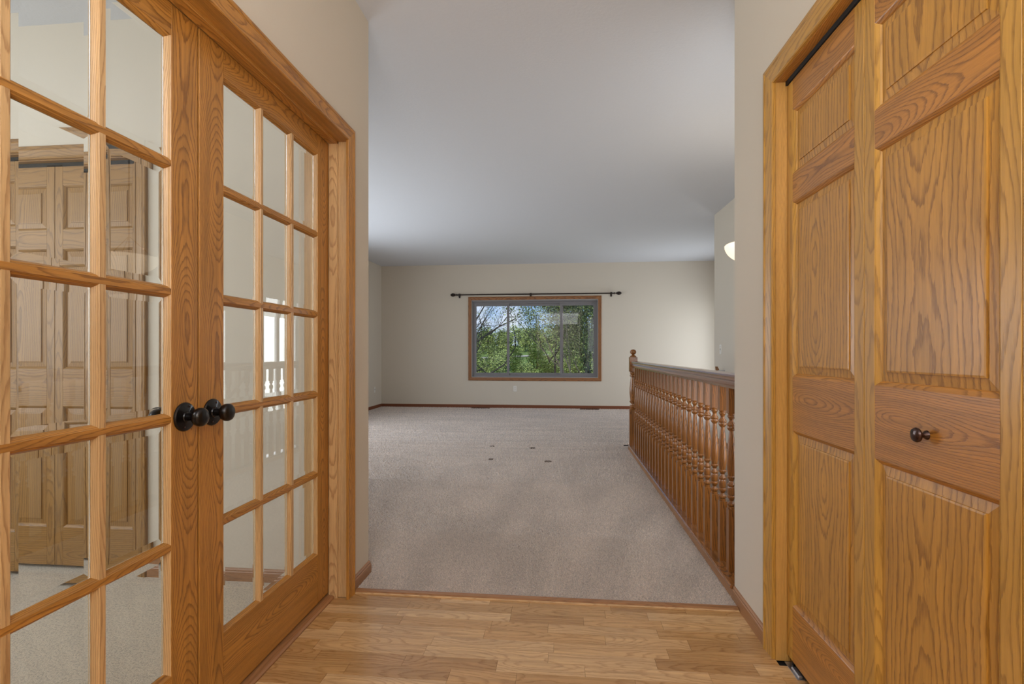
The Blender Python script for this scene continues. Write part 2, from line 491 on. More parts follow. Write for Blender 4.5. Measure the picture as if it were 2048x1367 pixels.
wall2('wall_stairwell', [wbox(0.885, 2.25, X_ST, 2.31, -2.7), ((0.775, 2.31, -2.7), (0.845, 5.76, -0.02)), ((0.775, 5.77, -2.7), (X_ST, 5.86, -0.021))],
      'plain walls lining the stairwell beside the railing')
# ceiling
mb = MB()
y0, y1 = Y_BACK - 0.1, Y_FAR + 0.14
mb.add([(-4.4, y0, cz(y0)), (3.2, y0, cz(y0)), (3.2, y1, cz(y1)), (-4.4, y1, cz(y1)), (-4.4, y0, 3.1), (3.2, y0, 3.1), (3.2, y1, 3.1), (-4.4, y1, 3.1)],
       [(0, 3, 2, 1), (4, 5, 6, 7), (0, 1, 5, 4), (1, 2, 6, 5), (2, 3, 7, 6), (3, 0, 4, 7)])
tag(mb.build('ceiling', M['ceil']), 'pale grey textured ceiling over the hall and living room', 'ceiling', kind='structure')

# ------------------------------------------------------------------ floors
fl = empty('floor_laminate', (0, 0, 0), label='honey oak laminate floor of the hall laid in short staggered blocks', cat='floor', kind='structure')
fl.name = 'floor'
rowh = 0.0645
plank_cache = {}
far_mb = [MB() for _ in FLOORM]
y = Y_THR
row = 0
while y > Y_BACK:
    ya = max(y - rowh, Y_BACK)
    x = -1.04 if ya > OP0 - 0.02 and False else XL
    xe = XR
    if ya > OP0 + 0.02 and y < 2.173: x = -1.012
    if ya > CO0 + 0.02 and y < CO1 - 0.02: xe = 0.86
    first = True
    while x < xe - 1e-4:
        L = R.uniform(0.16, 0.48) if not first else R.uniform(0.08, 0.45)
        first = False
        x1 = min(x + L, xe)
        if xe - x1 < 0.06: x1 = xe
        g = 0.0004
        mi = R.randrange(len(FLOORM))
        if row < 24:
            bx((x + g, ya + g, -0.012), (x1 - g, y - g, R.uniform(-0.0003, 0.0003)), 0, 2).build('plank', FLOORM[mi], fl)
        else:
            far_mb[mi].box((x + g, ya + g, -0.012), (x1 - g, y - g, 0.0), 0, 2)
        x = x1
    y = ya
    row += 1
for i, b in enumerate(far_mb):
    tag(b.build('plank_field', FLOORM[i], fl), kind='stuff')
bx((-1.04, Y_BACK, -0.03), (0.885, Y_THR, -0.0125)).build('underlay', M['dark'], fl)

cp = MB()
cp.box((XLIV, Y_COR, -0.02), (XL, Y_FAR, 0.008)); cp.box((XL, Y_THR + 0.012, -0.02), (0.757, Y_FAR, 0.008))
cp.box((0.757, 5.86, -0.02), (X_E, Y_FAR, 0.008))
carp = tag(cp.build('floor_carpet', M['carpet']), 'taupe plush carpet of the living room with vacuum streaks', 'carpet', kind='structure')
# tufts of the pile where it is near enough to be seen, thinning with distance
tv, tf = [], []
def tufts(x0, x1, y0, y1, step):
    nx, ny = int((x1 - x0) / step), int((y1 - y0) / step)
    for i in range(nx):
        for j in range(ny):
            x = x0 + (i + R.random()) * step; y = y0 + (j + R.random()) * step
            if x < XL + 0.013 and y < Y_COR + 0.013: continue
            if x > 0.753 and y < 5.9: continue
            h = R.uniform(0.008, 0.016); r = step * R.uniform(0.34, 0.6)
            dx, dy = R.uniform(-1, 1) * h * 0.9, R.uniform(-1, 1) * h * 0.9
            a = R.uniform(0, 2.1); b = len(tv)
            for k in range(3):
                tv.append((x + r * math.cos(a + k * 2.094), y + r * math.sin(a + k * 2.094), 0.004))
            tv.append((x + dx, y + dy, 0.008 + h * 0.6))
            tf.extend([(b, b + 1, b + 3), (b + 1, b + 2, b + 3), (b + 2, b, b + 3)])
tufts(-1.35, 0.753, Y_THR + 0.02, 3.0, 0.006)
tufts(-1.85, 0.753, 3.0, 4.2, 0.0095)
tufts(-2.5, 0.753, 4.2, 6.0, 0.0145)
tufts(-3.59, 2.0, 6.0, 9.8, 0.024)
me = bpy.data.meshes.new('carpet_pile')
me.from_pydata(tv, [], tf)
me.materials.append(M['tuft'])
pile = bpy.data.objects.new('carpet_pile', me)
COL.objects.link(pile)
pile.parent = carp
tag(pile, kind='stuff')
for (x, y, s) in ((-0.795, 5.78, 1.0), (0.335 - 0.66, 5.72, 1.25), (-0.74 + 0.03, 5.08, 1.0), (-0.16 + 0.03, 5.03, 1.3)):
    d = MB().lathe([(0.001, 0.0), (0.030 * s, 0.0), (0.026 * s, 0.0115), (0.018 * s, 0.009), (0.001, 0.0085)], (0, 0, 0), 2, 12).build('furniture_dent_shade', M['crushed_shade'], carp)
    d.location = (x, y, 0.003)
cp = MB()
cp.box((-4.3, -1.4, -0.02), (-1.076, YO, 0.008)); cp.box((-3.96, YO, -0.02), (-2.05, Y_COR + 0.45, 0.008))
tag(cp.build('floor_office', M['carpet_office']), 'beige carpet in the room beyond the glazed doors', 'carpet', kind='structure')
tag(bx((0.885, -0.15, -0.03), (1.5, 2.25, -0.002)).build('floor_closet', M['carpet_office']), 'floor inside the hall closet', 'floor', kind='structure')
tag(bx((0.775, 2.31, -2.75), (X_ST, 5.86, -2.7)).build('floor_lower_landing', M['carpet']), 'lower landing at the foot of the stairs', 'floor', kind='structure')

# threshold between laminate and carpet
th = empty('threshold_strip', (0, Y_THR, 0), label='brown oak threshold strip with pale lip between laminate and carpet', cat='threshold')
MB().sweep([(0, 0), (0, 0.006), (0.006, 0.010), (0.026, 0.012), (0.034, 0.009), (0.036, 0)], (XL + 0.012, -0.02, 0), (0.752, -0.02, 0), (0, 1, 0), (0, 0, 1), axis=0).build('reducer', M['oak_base'], th)
MB().sweep([(0, 0), (0, 0.004), (0.007, 0.0062), (0.0075, 0)], (XL + 0.012, -0.0276, 0), (0.752, -0.0276, 0), (0, 1, 0), (0, 0, 1), axis=0).build('pale_lip', FLOORM[3], th)
# door sill under the french doors
tag(MB().sweep([(0, -0.01), (0, 0.006), (0.006, 0.012), (0.03, 0.014), (0.062, 0.014), (0.064, -0.01)], (-1.010, 0.533, 0), (-1.010, 2.173, 0), (-1, 0, 0), (0, 0, 1), axis=1).build('door_sill', M['oak_base']),
    'oak door sill under the glazed double doors', 'sill')

# ------------------------------------------------------------------ casings, baseboards
CAS = [(0, 0), (0, 0.008), (0.003, 0.012), (0.007, 0.012), (0.010, 0.0095), (0.016, 0.010), (0.044, 0.015), (0.048, 0.0135), (0.052, 0.017), (0.060, 0.017), (0.064, 0.014), (0.064, 0)]
def casing(tname, n, a0, a1, zt, plane, origin, label, cw=1.0, m=None, bottom=None):
    """plane: 'x+' on a wall facing +x etc; a0<a1 along the wall; inner edges of the opening"""
    o = empty('trim_%d' % n, (0, 0, 0), label=label, cat='door casing' if bottom is None else 'window casing', kind='structure')
    prof = [(u * cw, v) for u, v in CAS]
    W = 0.064 * cw
    if plane in ('x+', 'x-'):
        sgn = 1 if plane == 'x+' else -1
        P = lambda a, z: (origin, a, z); V = (sgn, 0, 0); A = Vector((0, 1, 0)); ax = 1
    else:
        sgn = 1 if plane == 'y+' else -1
        P = lambda a, z: (a, origin, z); V = (0, sgn, 0); A = Vector((1, 0, 0)); ax = 0
    m = m or M['oak']
    zb = 0.0 if bottom is None else bottom
    mb_ = 0 if bottom is None else -1
    MB().sweep(prof, P(a0, zb), P(a0, zt), -A, V, mb_, 1, axis=2).build('side_casing', m, o)
    MB().sweep(prof, P(a1, zb), P(a1, zt), A, V, mb_, 1, axis=2).build('side_casing', m, o)
    MB().sweep(prof, P(a0, zt), P(a1, zt), (0, 0, 1), V, -1, 1, axis=ax).build('head_casing', m, o)
    if bottom is not None:
        MB().sweep(prof, P(a0, zb), P(a1, zb), (0, 0, -1), V, -1, 1, axis=ax).build('sill_casing', m, o)
    return o
c1 = casing('', 1, 0.528, 2.151, 2.044, 'x+', XL, 'moulded oak casing and jamb framing the glazed double doors on the left')
MB().box((-1.16, 2.173, 0), (XL, 2.193, 2.044), 2, 1).build('side_jamb', M['oak_jamb_lit'], c1)
MB().box((-1.16, 0.513, 0), (XL, 0.533, 2.044), 2, 1).build('side_jamb', M['oak_jamb_lit'], c1)
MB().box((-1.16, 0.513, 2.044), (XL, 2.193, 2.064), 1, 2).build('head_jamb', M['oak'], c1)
ST = [(0, 0), (0, 0.008), (0.004, 0.011), (0.040, 0.011), (0.042, 0.009), (0.042, 0)]
MB().sweep(ST, (-1.038, 2.173, 0), (-1.038, 2.173, 2.044), (1, 0, 0), (0, -1, 0), axis=2).build('door_stop', M['oak_jamb_lit'], c1)
MB().sweep(ST, (-1.038, 0.533, 0), (-1.038, 0.533, 2.044), (1, 0, 0), (0, 1, 0), axis=2).build('door_stop', M['oak_jamb_lit'], c1)
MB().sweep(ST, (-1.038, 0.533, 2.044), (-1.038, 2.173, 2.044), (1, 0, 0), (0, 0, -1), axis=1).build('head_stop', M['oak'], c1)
# casing inside edge reveals: fix jamb reveal
c2 = casing('', 2, 0.033, 1.885, 2.066, 'x-', XR, 'moulded oak casing framing the bifold closet doors on the right', 1.13, M['oak_bifold'])
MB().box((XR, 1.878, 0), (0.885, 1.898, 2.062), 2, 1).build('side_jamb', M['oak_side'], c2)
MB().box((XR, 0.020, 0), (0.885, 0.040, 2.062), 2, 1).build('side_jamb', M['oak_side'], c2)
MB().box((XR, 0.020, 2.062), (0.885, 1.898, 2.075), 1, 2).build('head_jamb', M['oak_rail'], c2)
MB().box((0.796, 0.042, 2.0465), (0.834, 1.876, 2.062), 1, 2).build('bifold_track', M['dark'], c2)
c3 = casing('', 3, -3.95, -2.075, 2.060, 'y-', YO, 'light oak casing framing the closet seen through the glass', 1.0, M['oak_office'])
MB().box((-2.07, YO, 0), (-2.05, Y_COR, 2.055), 2, 0).build('side_jamb', M['oak_office'], c3)
MB().box((-3.96, YO, 2.055), (-2.05, Y_COR, 2.075), 0, 2).build('head_jamb', M['oak_office'], c3)
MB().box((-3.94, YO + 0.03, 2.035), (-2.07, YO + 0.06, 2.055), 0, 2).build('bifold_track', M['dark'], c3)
BP = [(0, 0), (0, 0.011), (0.05, 0.011), (0.054, 0.008), (0.060, 0.008), (0.066, 0.004), (0.068, 0)]  # (height, thickness)
def base(name, label, runs, m, h=1.0):
    o = empty(name, (0, 0, 0), label=label, cat='baseboard', kind='structure')
    for p0, p1, n, ax, m0, m1 in runs:
        MB().sweep([(v, u * h) for u, v in BP], p0, p1, n, (0, 0, 1), m0, m1, axis=ax).build('baseboard_run', m, o)
    return o
base('baseboard_left', 'short oak baseboard between the left door casing and the wall corner',
     [((XL, 2.216, 0), (XL, Y_COR, 0), (1, 0, 0), 1, 0, 1), ((XL, Y_COR, 0), (XLIV, Y_COR, 0), (0, 1, 0), 0, -1, 0)], M['oak_base'])
base('baseboard_right', 'oak baseboard along the right wall from closet casing to the railing', [((XR, 1.958, 0), (XR, 2.31, 0), (-1, 0, 0), 1, 0, 0), ((XR, Y_BACK, 0), (XR, -0.04, 0), (-1, 0, 0), 1, 0, 0)], M['oak_base'])
base('baseboard_far', 'dark oak baseboard below the wide window', [((XLIV, Y_FAR, 0), (X_E, Y_FAR, 0), (0, -1, 0), 0, 1, -1)], M['oak_base_far'])
base('baseboard_living_left', 'dark oak baseboard on the left living room wall', [((XLIV, Y_FAR, 0), (XLIV, Y_COR, 0), (1, 0, 0), 1, 1, 0)], M['oak_base_far'])
base('baseboard_office', 'oak baseboard seen low through the glazed doors', [((-1.16, YO, 0), (-2.008, YO, 0), (0, -1, 0), 0, 0, 0)], M['oak_base'])
base('baseboard_stair', 'oak baseboard along the stair wall past the stairwell', [((X_ST, 5.86, 0), (X_ST, Y_ST1, 0), (-1, 0, 0), 1, 0, 0)], M['oak_base'])

# ------------------------------------------------------------------ french doors
LW = 0.813; T = 0.035
GX0, GX1, GZ0, GZ1 = 0.107, 0.712, 0.231, 1.951
BARP = [(-0.017, 0.0145), (-0.0125, 0.0065), (-0.0085, 0.0035), (-0.0075, 0.0015), (0.0075, 0.0015), (0.0085, 0.0035), (0.0125, 0.0065), (0.017, 0.0145),
        (0.017, 0.0205), (0.0125, 0.0285), (0.0085, 0.0315), (0.0075, 0.0335), (-0.0075, 0.0335), (-0.0085, 0.0315), (-0.0125, 0.0285), (-0.017, 0.0205)]
HALF = [(0, 0.0015), (0.0012, 0.0035), (0.005, 0.0065), (0.010, 0.0145), (0.010, 0.0205), (0.005, 0.0285), (0.0012, 0.0315), (0, 0.0335)]
def pane_mesh(w, h):
    """bevelled lite: thick centre, edges ground down to a slope on the front"""
    b, t0, t1 = 0.016, 0.0020, 0.0031
    mb = MB()
    c = 0.0175
    vs = []
    for (x0, x1, z0, z1, y) in ((0, w, 0, h, c - t0), (b, w - b, b, h - b, c - t1), (0, w, 0, h, c + t0)):
        vs += [(x0, y, z0), (x1, y, z0), (x1, y, z1), (x0, y, z1)]
    fs = [(4, 5, 6, 7), (8, 11, 10, 9)]
    for k in range(4):
        k2 = (k + 1) % 4
        fs += [(k, k2, 4 + k2, 4 + k), (k2, k, 8 + k, 8 + k2)]
    mb.add(vs, fs)
    return mb.mesh('glass_pane', M['glass'])
def make_french(name, origin_y, knob_x, label):
    o = empty(name, (-1.04, origin_y, 0), PI / 2, label=label, cat='door', kind='structure')
    zb, ztop = 0.022, 2.036
    bx((0.001, 0, zb), (GX0, T, ztop), 2, 1).build('stile', M['oak'], o, bevel=0.0015)
    bx((GX1, 0, zb), (LW - 0.003, T, ztop), 2, 1).build('stile', M['oak'], o, bevel=0.0015)
    bx((GX0, 0.0002, GZ1), (GX1, T - 0.0002, ztop), 0, 1).build('top_rail', M['oak'], o)
    bx((GX0, 0.0002, zb), (GX1, T - 0.0002, GZ0), 0, 1).build('bottom_rail', M['oak'], o)
    st = MB()
    e = 0.0
    st.sweep(HALF, (GX0, 0, GZ0), (GX0, 0, GZ1), (1, 0, 0), (0, 1, 0), 1, -1, axis=2)
    st.sweep(HALF, (GX1, 0, GZ0), (GX1, 0, GZ1), (-1, 0, 0), (0, 1, 0), 1, -1, axis=2)
    st.build('side_sticking', M['oak_jamb_lit'], o)
    st = MB()
    st.sweep(HALF, (GX0, 0, GZ0), (GX1, 0, GZ0), (0, 0, 1), (0, 1, 0), 1, -1, axis=0)
    st.sweep(HALF, (GX0, 0, GZ1), (GX1, 0, GZ1), (0, 0, -1), (0, 1, 0), 1, -1, axis=0)
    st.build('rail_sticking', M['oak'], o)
    px, pz = (GX1 - GX0) / 3, (GZ1 - GZ0) / 5
    for i in (1, 2):
        MB().sweep(BARP, (GX0 + px * i, 0, GZ0), (GX0 + px * i, 0, GZ1), (1, 0, 0), (0, 1, 0), axis=2).build('vertical_muntin', M['oak_jamb_lit'], o)
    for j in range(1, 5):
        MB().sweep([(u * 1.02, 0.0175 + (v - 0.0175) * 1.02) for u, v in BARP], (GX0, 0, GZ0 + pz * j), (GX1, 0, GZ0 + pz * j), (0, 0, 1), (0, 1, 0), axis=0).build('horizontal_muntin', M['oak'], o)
    for i in range(3):
        for j in range(5):
            x0 = GX0 + px * i + (0.0105 if i == 0 else 0.0175); x1 = GX0 + px * (i + 1) - (0.0105 if i == 2 else 0.0175)
            z0 = GZ0 + pz * j + (0.0105 if j == 0 else 0.0175); z1 = GZ0 + pz * (j + 1) - (0.0105 if j == 4 else 0.0175)
            key = (round(x1 - x0, 4), round(z1 - z0, 4))
            if key not in PM: PM[key] = pane_mesh(x1 - x0, z1 - z0)
            p = bpy.data.objects.new('glass_pane', PM[key])
            COL.objects.link(p); p.parent = o; p.location = (x0, 0, z0)
    for s in (-1, 1):
        yf = 0.0 if s < 0 else T
        K = [(0.001, 0), (0.040, 0), (0.040, 0.003), (0.037, 0.006), (0.016, 0.009), (0.0145, 0.012), (0.011, 0.013), (0.0105, 0.026), (0.012, 0.030), (0.018, 0.033), (0.0235, 0.038),
             (0.0262, 0.045), (0.0262, 0.052), (0.0235, 0.058), (0.016, 0.0625), (0.008, 0.064), (0.001, 0.0645)]
        kn = MB().lathe([(r, s * h) for r, h in K[:6]], (0, 0, 0), 1, 32).build('door_knob', M['black'], o, smooth=True)
        kn.location = (knob_x, yf, 0.921)
        MB().lathe([(r, s * h) for r, h in K[5:]], (0, 0, 0), 1, 32).build('knob_ball', M['black'], kn, smooth=True)
        for q in (1, -1):
            MB().lathe([(0.0001, s * 0.0065), (0.0035, s * 0.0065), (0.003, s * 0.0085), (0.0001, s * 0.009)], (q * 0.008, 0, q * 0.028), 1, 10).build('screw', M['bronze'], kn)
    return o
PM = {}
make_french('door_1', 1.356, 0.055, 'glazed oak door leaf nearer the living room, fifteen bevelled panes')
make_french('door_2', 0.541, LW - 0.055, 'glazed oak door leaf at the left picture edge, cut off by the frame')

# ------------------------------------------------------------------ bifold closet doors
SW = 0.045
PANELS = [(0.219, 0.829), (1.014, 1.622), (1.717, 1.943)]
def loops(mb, rects, axis=2):
    vs, fs = [], []
    for x0, x1, z0, z1, y in rects: vs += [(x0, y, z0), (x1, y, z0), (x1, y, z1), (x0, y, z1)]
    n = len(rects)
    for i in range(n - 1):
        for k in range(4):
            k2 = (k + 1) % 4
            fs.append((4 * i + k, 4 * i + k2, 4 * i + 4 + k2, 4 * i + 4 + k))
    fs.append((4 * n - 4, 4 * n - 3, 4 * n - 2, 4 * n - 1))
    mb.add(vs, fs, axis, 1)
def make_leaf(name, loc, rz, W, knob, label, mats, shared=None):
    fm, pm, rm = mats
    o = empty(name, loc, rz, label=label, cat='door', kind='structure')
    zb, ztop, th = 0.028, 2.044, 0.032
    if shared:
        for ch in list(shared.children):
            if ch.name.startswith('door_knob'): continue
            copy_tree(ch, o)
    else:
        bx((0.001, 0, zb), (SW, th, ztop), 2, 1).build('stile', fm, o, bevel=0.0012)
        bx((W - SW, 0, zb), (W - 0.001, th, ztop), 2, 1).build('stile', fm, o, bevel=0.0012)
        edges = [zb] + [z for p in PANELS for z in p] + [ztop]
        for i, nm in enumerate(('bottom_rail', 'lock_rail', 'upper_rail', 'top_rail')):
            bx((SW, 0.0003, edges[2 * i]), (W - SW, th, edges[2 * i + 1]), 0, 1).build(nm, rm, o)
        for z0, z1 in PANELS:
            mb = MB()
            x0, x1 = SW, W - SW
            e = [0, 0.003, 0.010, 0.013, 0.036, 0.0365, 0.041]
            y = [0.0003, 0.0018, 0.0075, 0.0115, 0.0085, 0.0055, 0.0048]
            loops(mb, [(x0 + a, x1 - a, z0 + a, z1 - a, b) for a, b in zip(e[3:], y[3:])])
            mb.build('raised_panel', pm, o)
            for side in range(2):
                mb = MB()
                prof = [(e[i], y[i]) for i in range(4)] + [(0, y[3])]
                if side == 0:
                    mb.sweep(prof, (x0, 0, z0), (x0, 0, z1), (1, 0, 0), (0, 1, 0), 1, -1, axis=2)
                    mb.sweep(prof, (x1, 0, z0), (x1, 0, z1), (-1, 0, 0), (0, 1, 0), 1, -1, axis=2)
                    mb.build('stile_moulding', fm, o)
                else:
                    mb.sweep(prof, (x0, 0, z0), (x1, 0, z0), (0, 0, 1), (0, 1, 0), 1, -1, axis=0)
                    mb.sweep(prof, (x0, 0, z1), (x1, 0, z1), (0, 0, -1), (0, 1, 0), 1, -1, axis=0)
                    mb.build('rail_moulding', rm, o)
    if knob:
        K = [(0.001, 0), (0.0105, 0), (0.0095, -0.003), (0.005, -0.008), (0.0045, -0.013), (0.008, -0.0165), (0.0155, -0.0185), (0.0165, -0.022), (0.0145, -0.0255), (0.008, -0.028), (0.001, -0.0285)]
        kn = MB().lathe(K, (0, 0, 0), 1, 24).build('door_knob', M['bronze'] if rz else M['black'], o, smooth=True)
        kn.location = (W / 2, 0, 0.918)
    return o
BF = (M['oak_bifold'], M['oak_panel'], M['oak_rail'])
XF = 0.80
d3 = make_leaf('door_3', (XF, 1.876, 0), -PI / 2, 0.459, False, 'bifold closet leaf without a knob, against the far side jamb', BF)
make_leaf('door_4', (XF, 1.417, 0), -PI / 2, 0.459, True, 'bifold closet leaf with the round bronze knob, near the right picture edge', BF)
make_leaf('door_5', (XF, 0.958, 0), -PI / 2, 0.459, True, 'bifold closet leaf at the extreme right picture edge', BF, d3)
make_leaf('door_6', (XF, 0.499, 0), -PI / 2, 0.459, False, 'bifold closet leaf outside the picture, beside the camera', BF, d3)
OF = (M['oak_office'], M['oak_office'], M['oak_office'])
YC = YO + 0.03
d7 = make_leaf('door_7', (-2.545, YC, 0), 0, 0.472, False, 'light oak closet leaf behind the glass, nearest the pale wall strip', OF)
make_leaf('door_8', (-3.017, YC, 0), 0, 0.472, True, 'light oak closet leaf with small black knob behind the glass', OF, d7)
make_leaf('door_9', (-3.489, YC, 0), 0, 0.472, True, 'light oak closet leaf hidden behind the door edge', OF, d7)
make_leaf('door_10', (-3.955, YC, 0), 0, 0.466, False, 'outermost light oak closet leaf, out of view', OF, d7)
# floor bracket under the bifold pivot
br = empty('pivot_bracket', (0.81, 1.80, 0), label='zinc floor pivot bracket under the bifold door corner', cat='bracket')
MB().box((-0.020, -0.03, 0.0), (0.022, 0.07, 0.003)).build('bracket_plate', M['steel'], br)
MB().box((-0.017, -0.028, 0.003), (-0.001, 0.028, 0.013)).build('bracket_slot', M['steel'], br, bevel=0.003)
MB().lathe([(0.001, 0.003), (0.006, 0.003), (0.006, 0.026), (0.001, 0.026)], (0.0, 0.045, 0), 2, 12).build('pivot_pin', M['black'], br)

# ------------------------------------------------------------------ stair railing
rail = empty('stair_railing', (0.80, Y_THR, 0), label='dark oak stair railing with turned balusters and ball-topped newel', cat='railing')
def rel(mb_): return mb_
RX = 0.80
ro = Vector((0.80, Y_THR, 0))
def P(x, y, z): return (x - ro.x, y - ro.y, z)
kx0, kx1 = 0.755, 0.848
# kerb board with nosed cap
MB().sweep([(0, 0), (0, 0.05), (0.02, 0.05), (0.02, 0)], P(kx0, 2.312, 0), P(kx0, 5.775, 0), (1, 0, 0), (0, 0, 1), axis=1).build('kerb_board', M['oak_base'], rail)
MB().box(P(kx0, 5.755, 0), P(kx1, 5.775, 0.05), 0).build('kerb_end', M['oak_base'], rail)
MB().sweep([(-0.004, 0.052), (-0.009, 0.058), (-0.009, 0.064), (-0.004, 0.070), (0.092, 0.070), (0.092, 0.05), (-0.001, 0.05)], P(kx0, 2.312, 0), P(kx0, 5.782, 0), (1, 0, 0), (0, 0, 1), axis=1).build('kerb_cap', M['oak_gloss'], rail)
HR = [(-0.017, 0.932), (-0.017, 0.944), (-0.026, 0.952), (-0.029, 0.962), (-0.024, 0.970), (-0.030, 0.976), (-0.0325, 0.986), (-0.029, 0.997), (-0.018, 1.004), (0, 1.006)]
HR = HR + [(-u, v) for u, v in HR[-2::-1]]
MB().sweep(HR, P(RX, 2.312, 0), P(RX, 5.66, 0), (1, 0, 0), (0, 0, 1), axis=1).build('handrail', M['oak_gloss'], rail, smooth=True)
bal = MB()
bs = 0.0175
bal.box((-bs, -bs, 0.07), (bs, bs, 0.362))
bal.box((-bs, -bs, 0.812), (bs, bs, 0.934))
bal.lathe([(0.010, 0.360), (0.0165, 0.362), (0.0165, 0.374), (0.0110, 0.377), (0.0195, 0.381), (0.0195, 0.388), (0.0125, 0.393), (0.0088, 0.400), (0.0150, 0.412), (0.0185, 0.416), (0.0185, 0.423), (0.0150, 0.427),
           (0.0175, 0.433), (0.0178, 0.462), (0.0155, 0.468), (0.0185, 0.472), (0.0185, 0.478), (0.0125, 0.484), (0.0095, 0.494), (0.0140, 0.503), (0.0190, 0.508), (0.0190, 0.514), (0.0150, 0.518),
           (0.0185, 0.54), (0.0205, 0.57), (0.0195, 0.605), (0.0165, 0.65), (0.0135, 0.695), (0.0100, 0.728), (0.0145, 0.733), (0.0190, 0.740), (0.0200, 0.746), (0.0175, 0.752), (0.0200, 0.758), (0.0175, 0.765),
           (0.0115, 0.772), (0.0092, 0.780), (0.0130, 0.789), (0.0175, 0.795), (0.0175, 0.801), (0.0140, 0.805), (0.0165, 0.809), (0.0165, 0.813), (0.010, 0.814)], (0, 0, 0), 2, 16, axis=2)
bme = bal.mesh('baluster', M['oak_dark'], True)
nb = 25
for i in range(nb):
    y = 2.330 + i * 0.1305
    b = bpy.data.objects.new('baluster', bme)
    COL.objects.link(b); b.parent = rail
    b.location = (0, y - ro.y, 0)
nw = MB()
ns = 0.0415
nw.box((-ns, -ns, 0.07), (ns, ns, 0.459))
nw.box((-ns, -ns, 0.885), (ns, ns, 1.045))
nw.lathe([(0.02, 0.455), (0.038, 0.461), (0.040, 0.475), (0.030, 0.482), (0.040, 0.490), (0.040, 0.505), (0.028, 0.515), (0.026, 0.53), (0.038, 0.545), (0.041, 0.555), (0.032, 0.562), (0.036, 0.60), (0.041, 0.65),
          (0.040, 0.70), (0.034, 0.76), (0.027, 0.81), (0.026, 0.825), (0.037, 0.833), (0.037, 0.845), (0.028, 0.853), (0.036, 0.865), (0.036, 0.880), (0.02, 0.89)], (0, 0, 0), 2, 24, axis=2)
nw.lathe([(0.01, 1.043), (0.036, 1.045), (0.037, 1.050), (0.033, 1.058), (0.018, 1.066), (0.014, 1.072), (0.016, 1.077), (0.026, 1.083), (0.033, 1.092), (0.035, 1.103), (0.033, 1.114), (0.026, 1.124), (0.014, 1.130), (0.001, 1.132)], (0, 0, 0), 2, 24, axis=2)
nwo = nw.build('newel_post', M['oak_dark'], rail, smooth=True)
nwo.location = (0, 5.70 - ro.y, 0)
# short black rod lying by the newel foot
tag(MB().tube([(0.700, 5.74, 0.055), (0.762, 5.74, 0.055)], 0.006, 8, 0).build('door_stop_rod', M['black']), 'short black rod sticking out at the newel foot', 'rod')

# stairs
stairs = empty('staircase', (1.36, 5.76, 0), label='carpeted stairs descending beside the railing', cat='stairs')
for i in range(12):
    z1 = -0.19 * (i + 1); y1 = -0.25 * i
    bx((-0.51, y1 - 0.27, z1 - 0.19), (0.515, y1, z1)).build('tread', M['carpet'], stairs)
# wall handrail by the stairs
hr = empty('wall_handrail', (X_ST, 5.9, 0.9), label='dark oak handrail end on the stair wall below the switch', cat='handrail')
MB().sweep([(-0.02, -0.03), (-0.02, 0.03), (0.02, 0.03), (0.02, -0.03)], (-0.07, 0.17, 0.013), (-0.07, -0.75, -0.69), (1, 0, 0), (0, 0.6, 0.8), axis=1).build('rail_bar', M['oak_dark'], hr, bevel=0.006)
MB().box((-0.07, 0.10, -0.045), (0.0, 0.15, -0.005)).build('rail_bracket', M['steel'], hr)
MB().box((-0.06, -0.50, -0.52), (0.0, -0.45, -0.48)).build('rail_bracket', M['steel'], hr)

# ------------------------------------------------------------------ far window
win = empty('window_1', (0, Y_FAR, 0), label='wide three-part window in the far wall with trees outside', cat='window', kind='structure')
casing('', 4, -1.762, 0.712, 2.128, 'y-', Y_FAR, 'oak casing around the wide far window', 1.0, M['oak_window'], bottom=0.606)
lin_ = MB()
lin_.box((-1.77, 0, 0.60), (0.72, 0.10, 0.612)); lin_.box((-1.77, 0, 2.123), (0.72, 0.10, 2.135))
lin_.box((-1.77, 0, 0.612), (-1.758, 0.10, 2.123)); lin_.box((0.708, 0, 0.612), (0.72, 0.10, 2.123))
lin_.build('jamb_liner', M['vinyl'], win)
def frame(mb_, x0, x1, z0, z1, wd, y0, y1):
    mb_.box((x0, y0, z0), (x0 + wd, y1, z1)); mb_.box((x1 - wd, y0, z0), (x1, y1, z1))
    mb_.box((x0 + wd, y0, z0), (x1 - wd, y1, z0 + wd)); mb_.box((x0 + wd, y0, z1 - wd), (x1 - wd, y1, z1))
f = MB(); frame(f, -1.758, 0.708, 0.612, 2.095, 0.035, 0.06, 0.13); f.build('window_frame', M['vinyl_grey'], win)
MB().box((-1.758, 0.02, 2.095), (0.708, 0.06, 2.123)).build('screen_roller', M['vinyl_grey'], win)
for x0, x1, y0 in ((-1.723, -1.02, 0.07), (-1.065, 0.045, 0.095), (-0.02, 0.673, 0.07)):
    f = MB(); frame(f, x0, x1, 0.647, 2.060, 0.046, y0, y0 + 0.025)
    s = f.build('sash', M['vinyl_grey'], win)
    quad(1, y0 + 0.012, x0 + 0.046, x1 - 0.046, 0.693, 2.014).build('glass_pane', M['pane'], s)
MB().box((-1.055, 0.055, 1.25), (-1.035, 0.070, 1.33)).build('latch', M['vinyl_grey'], win)

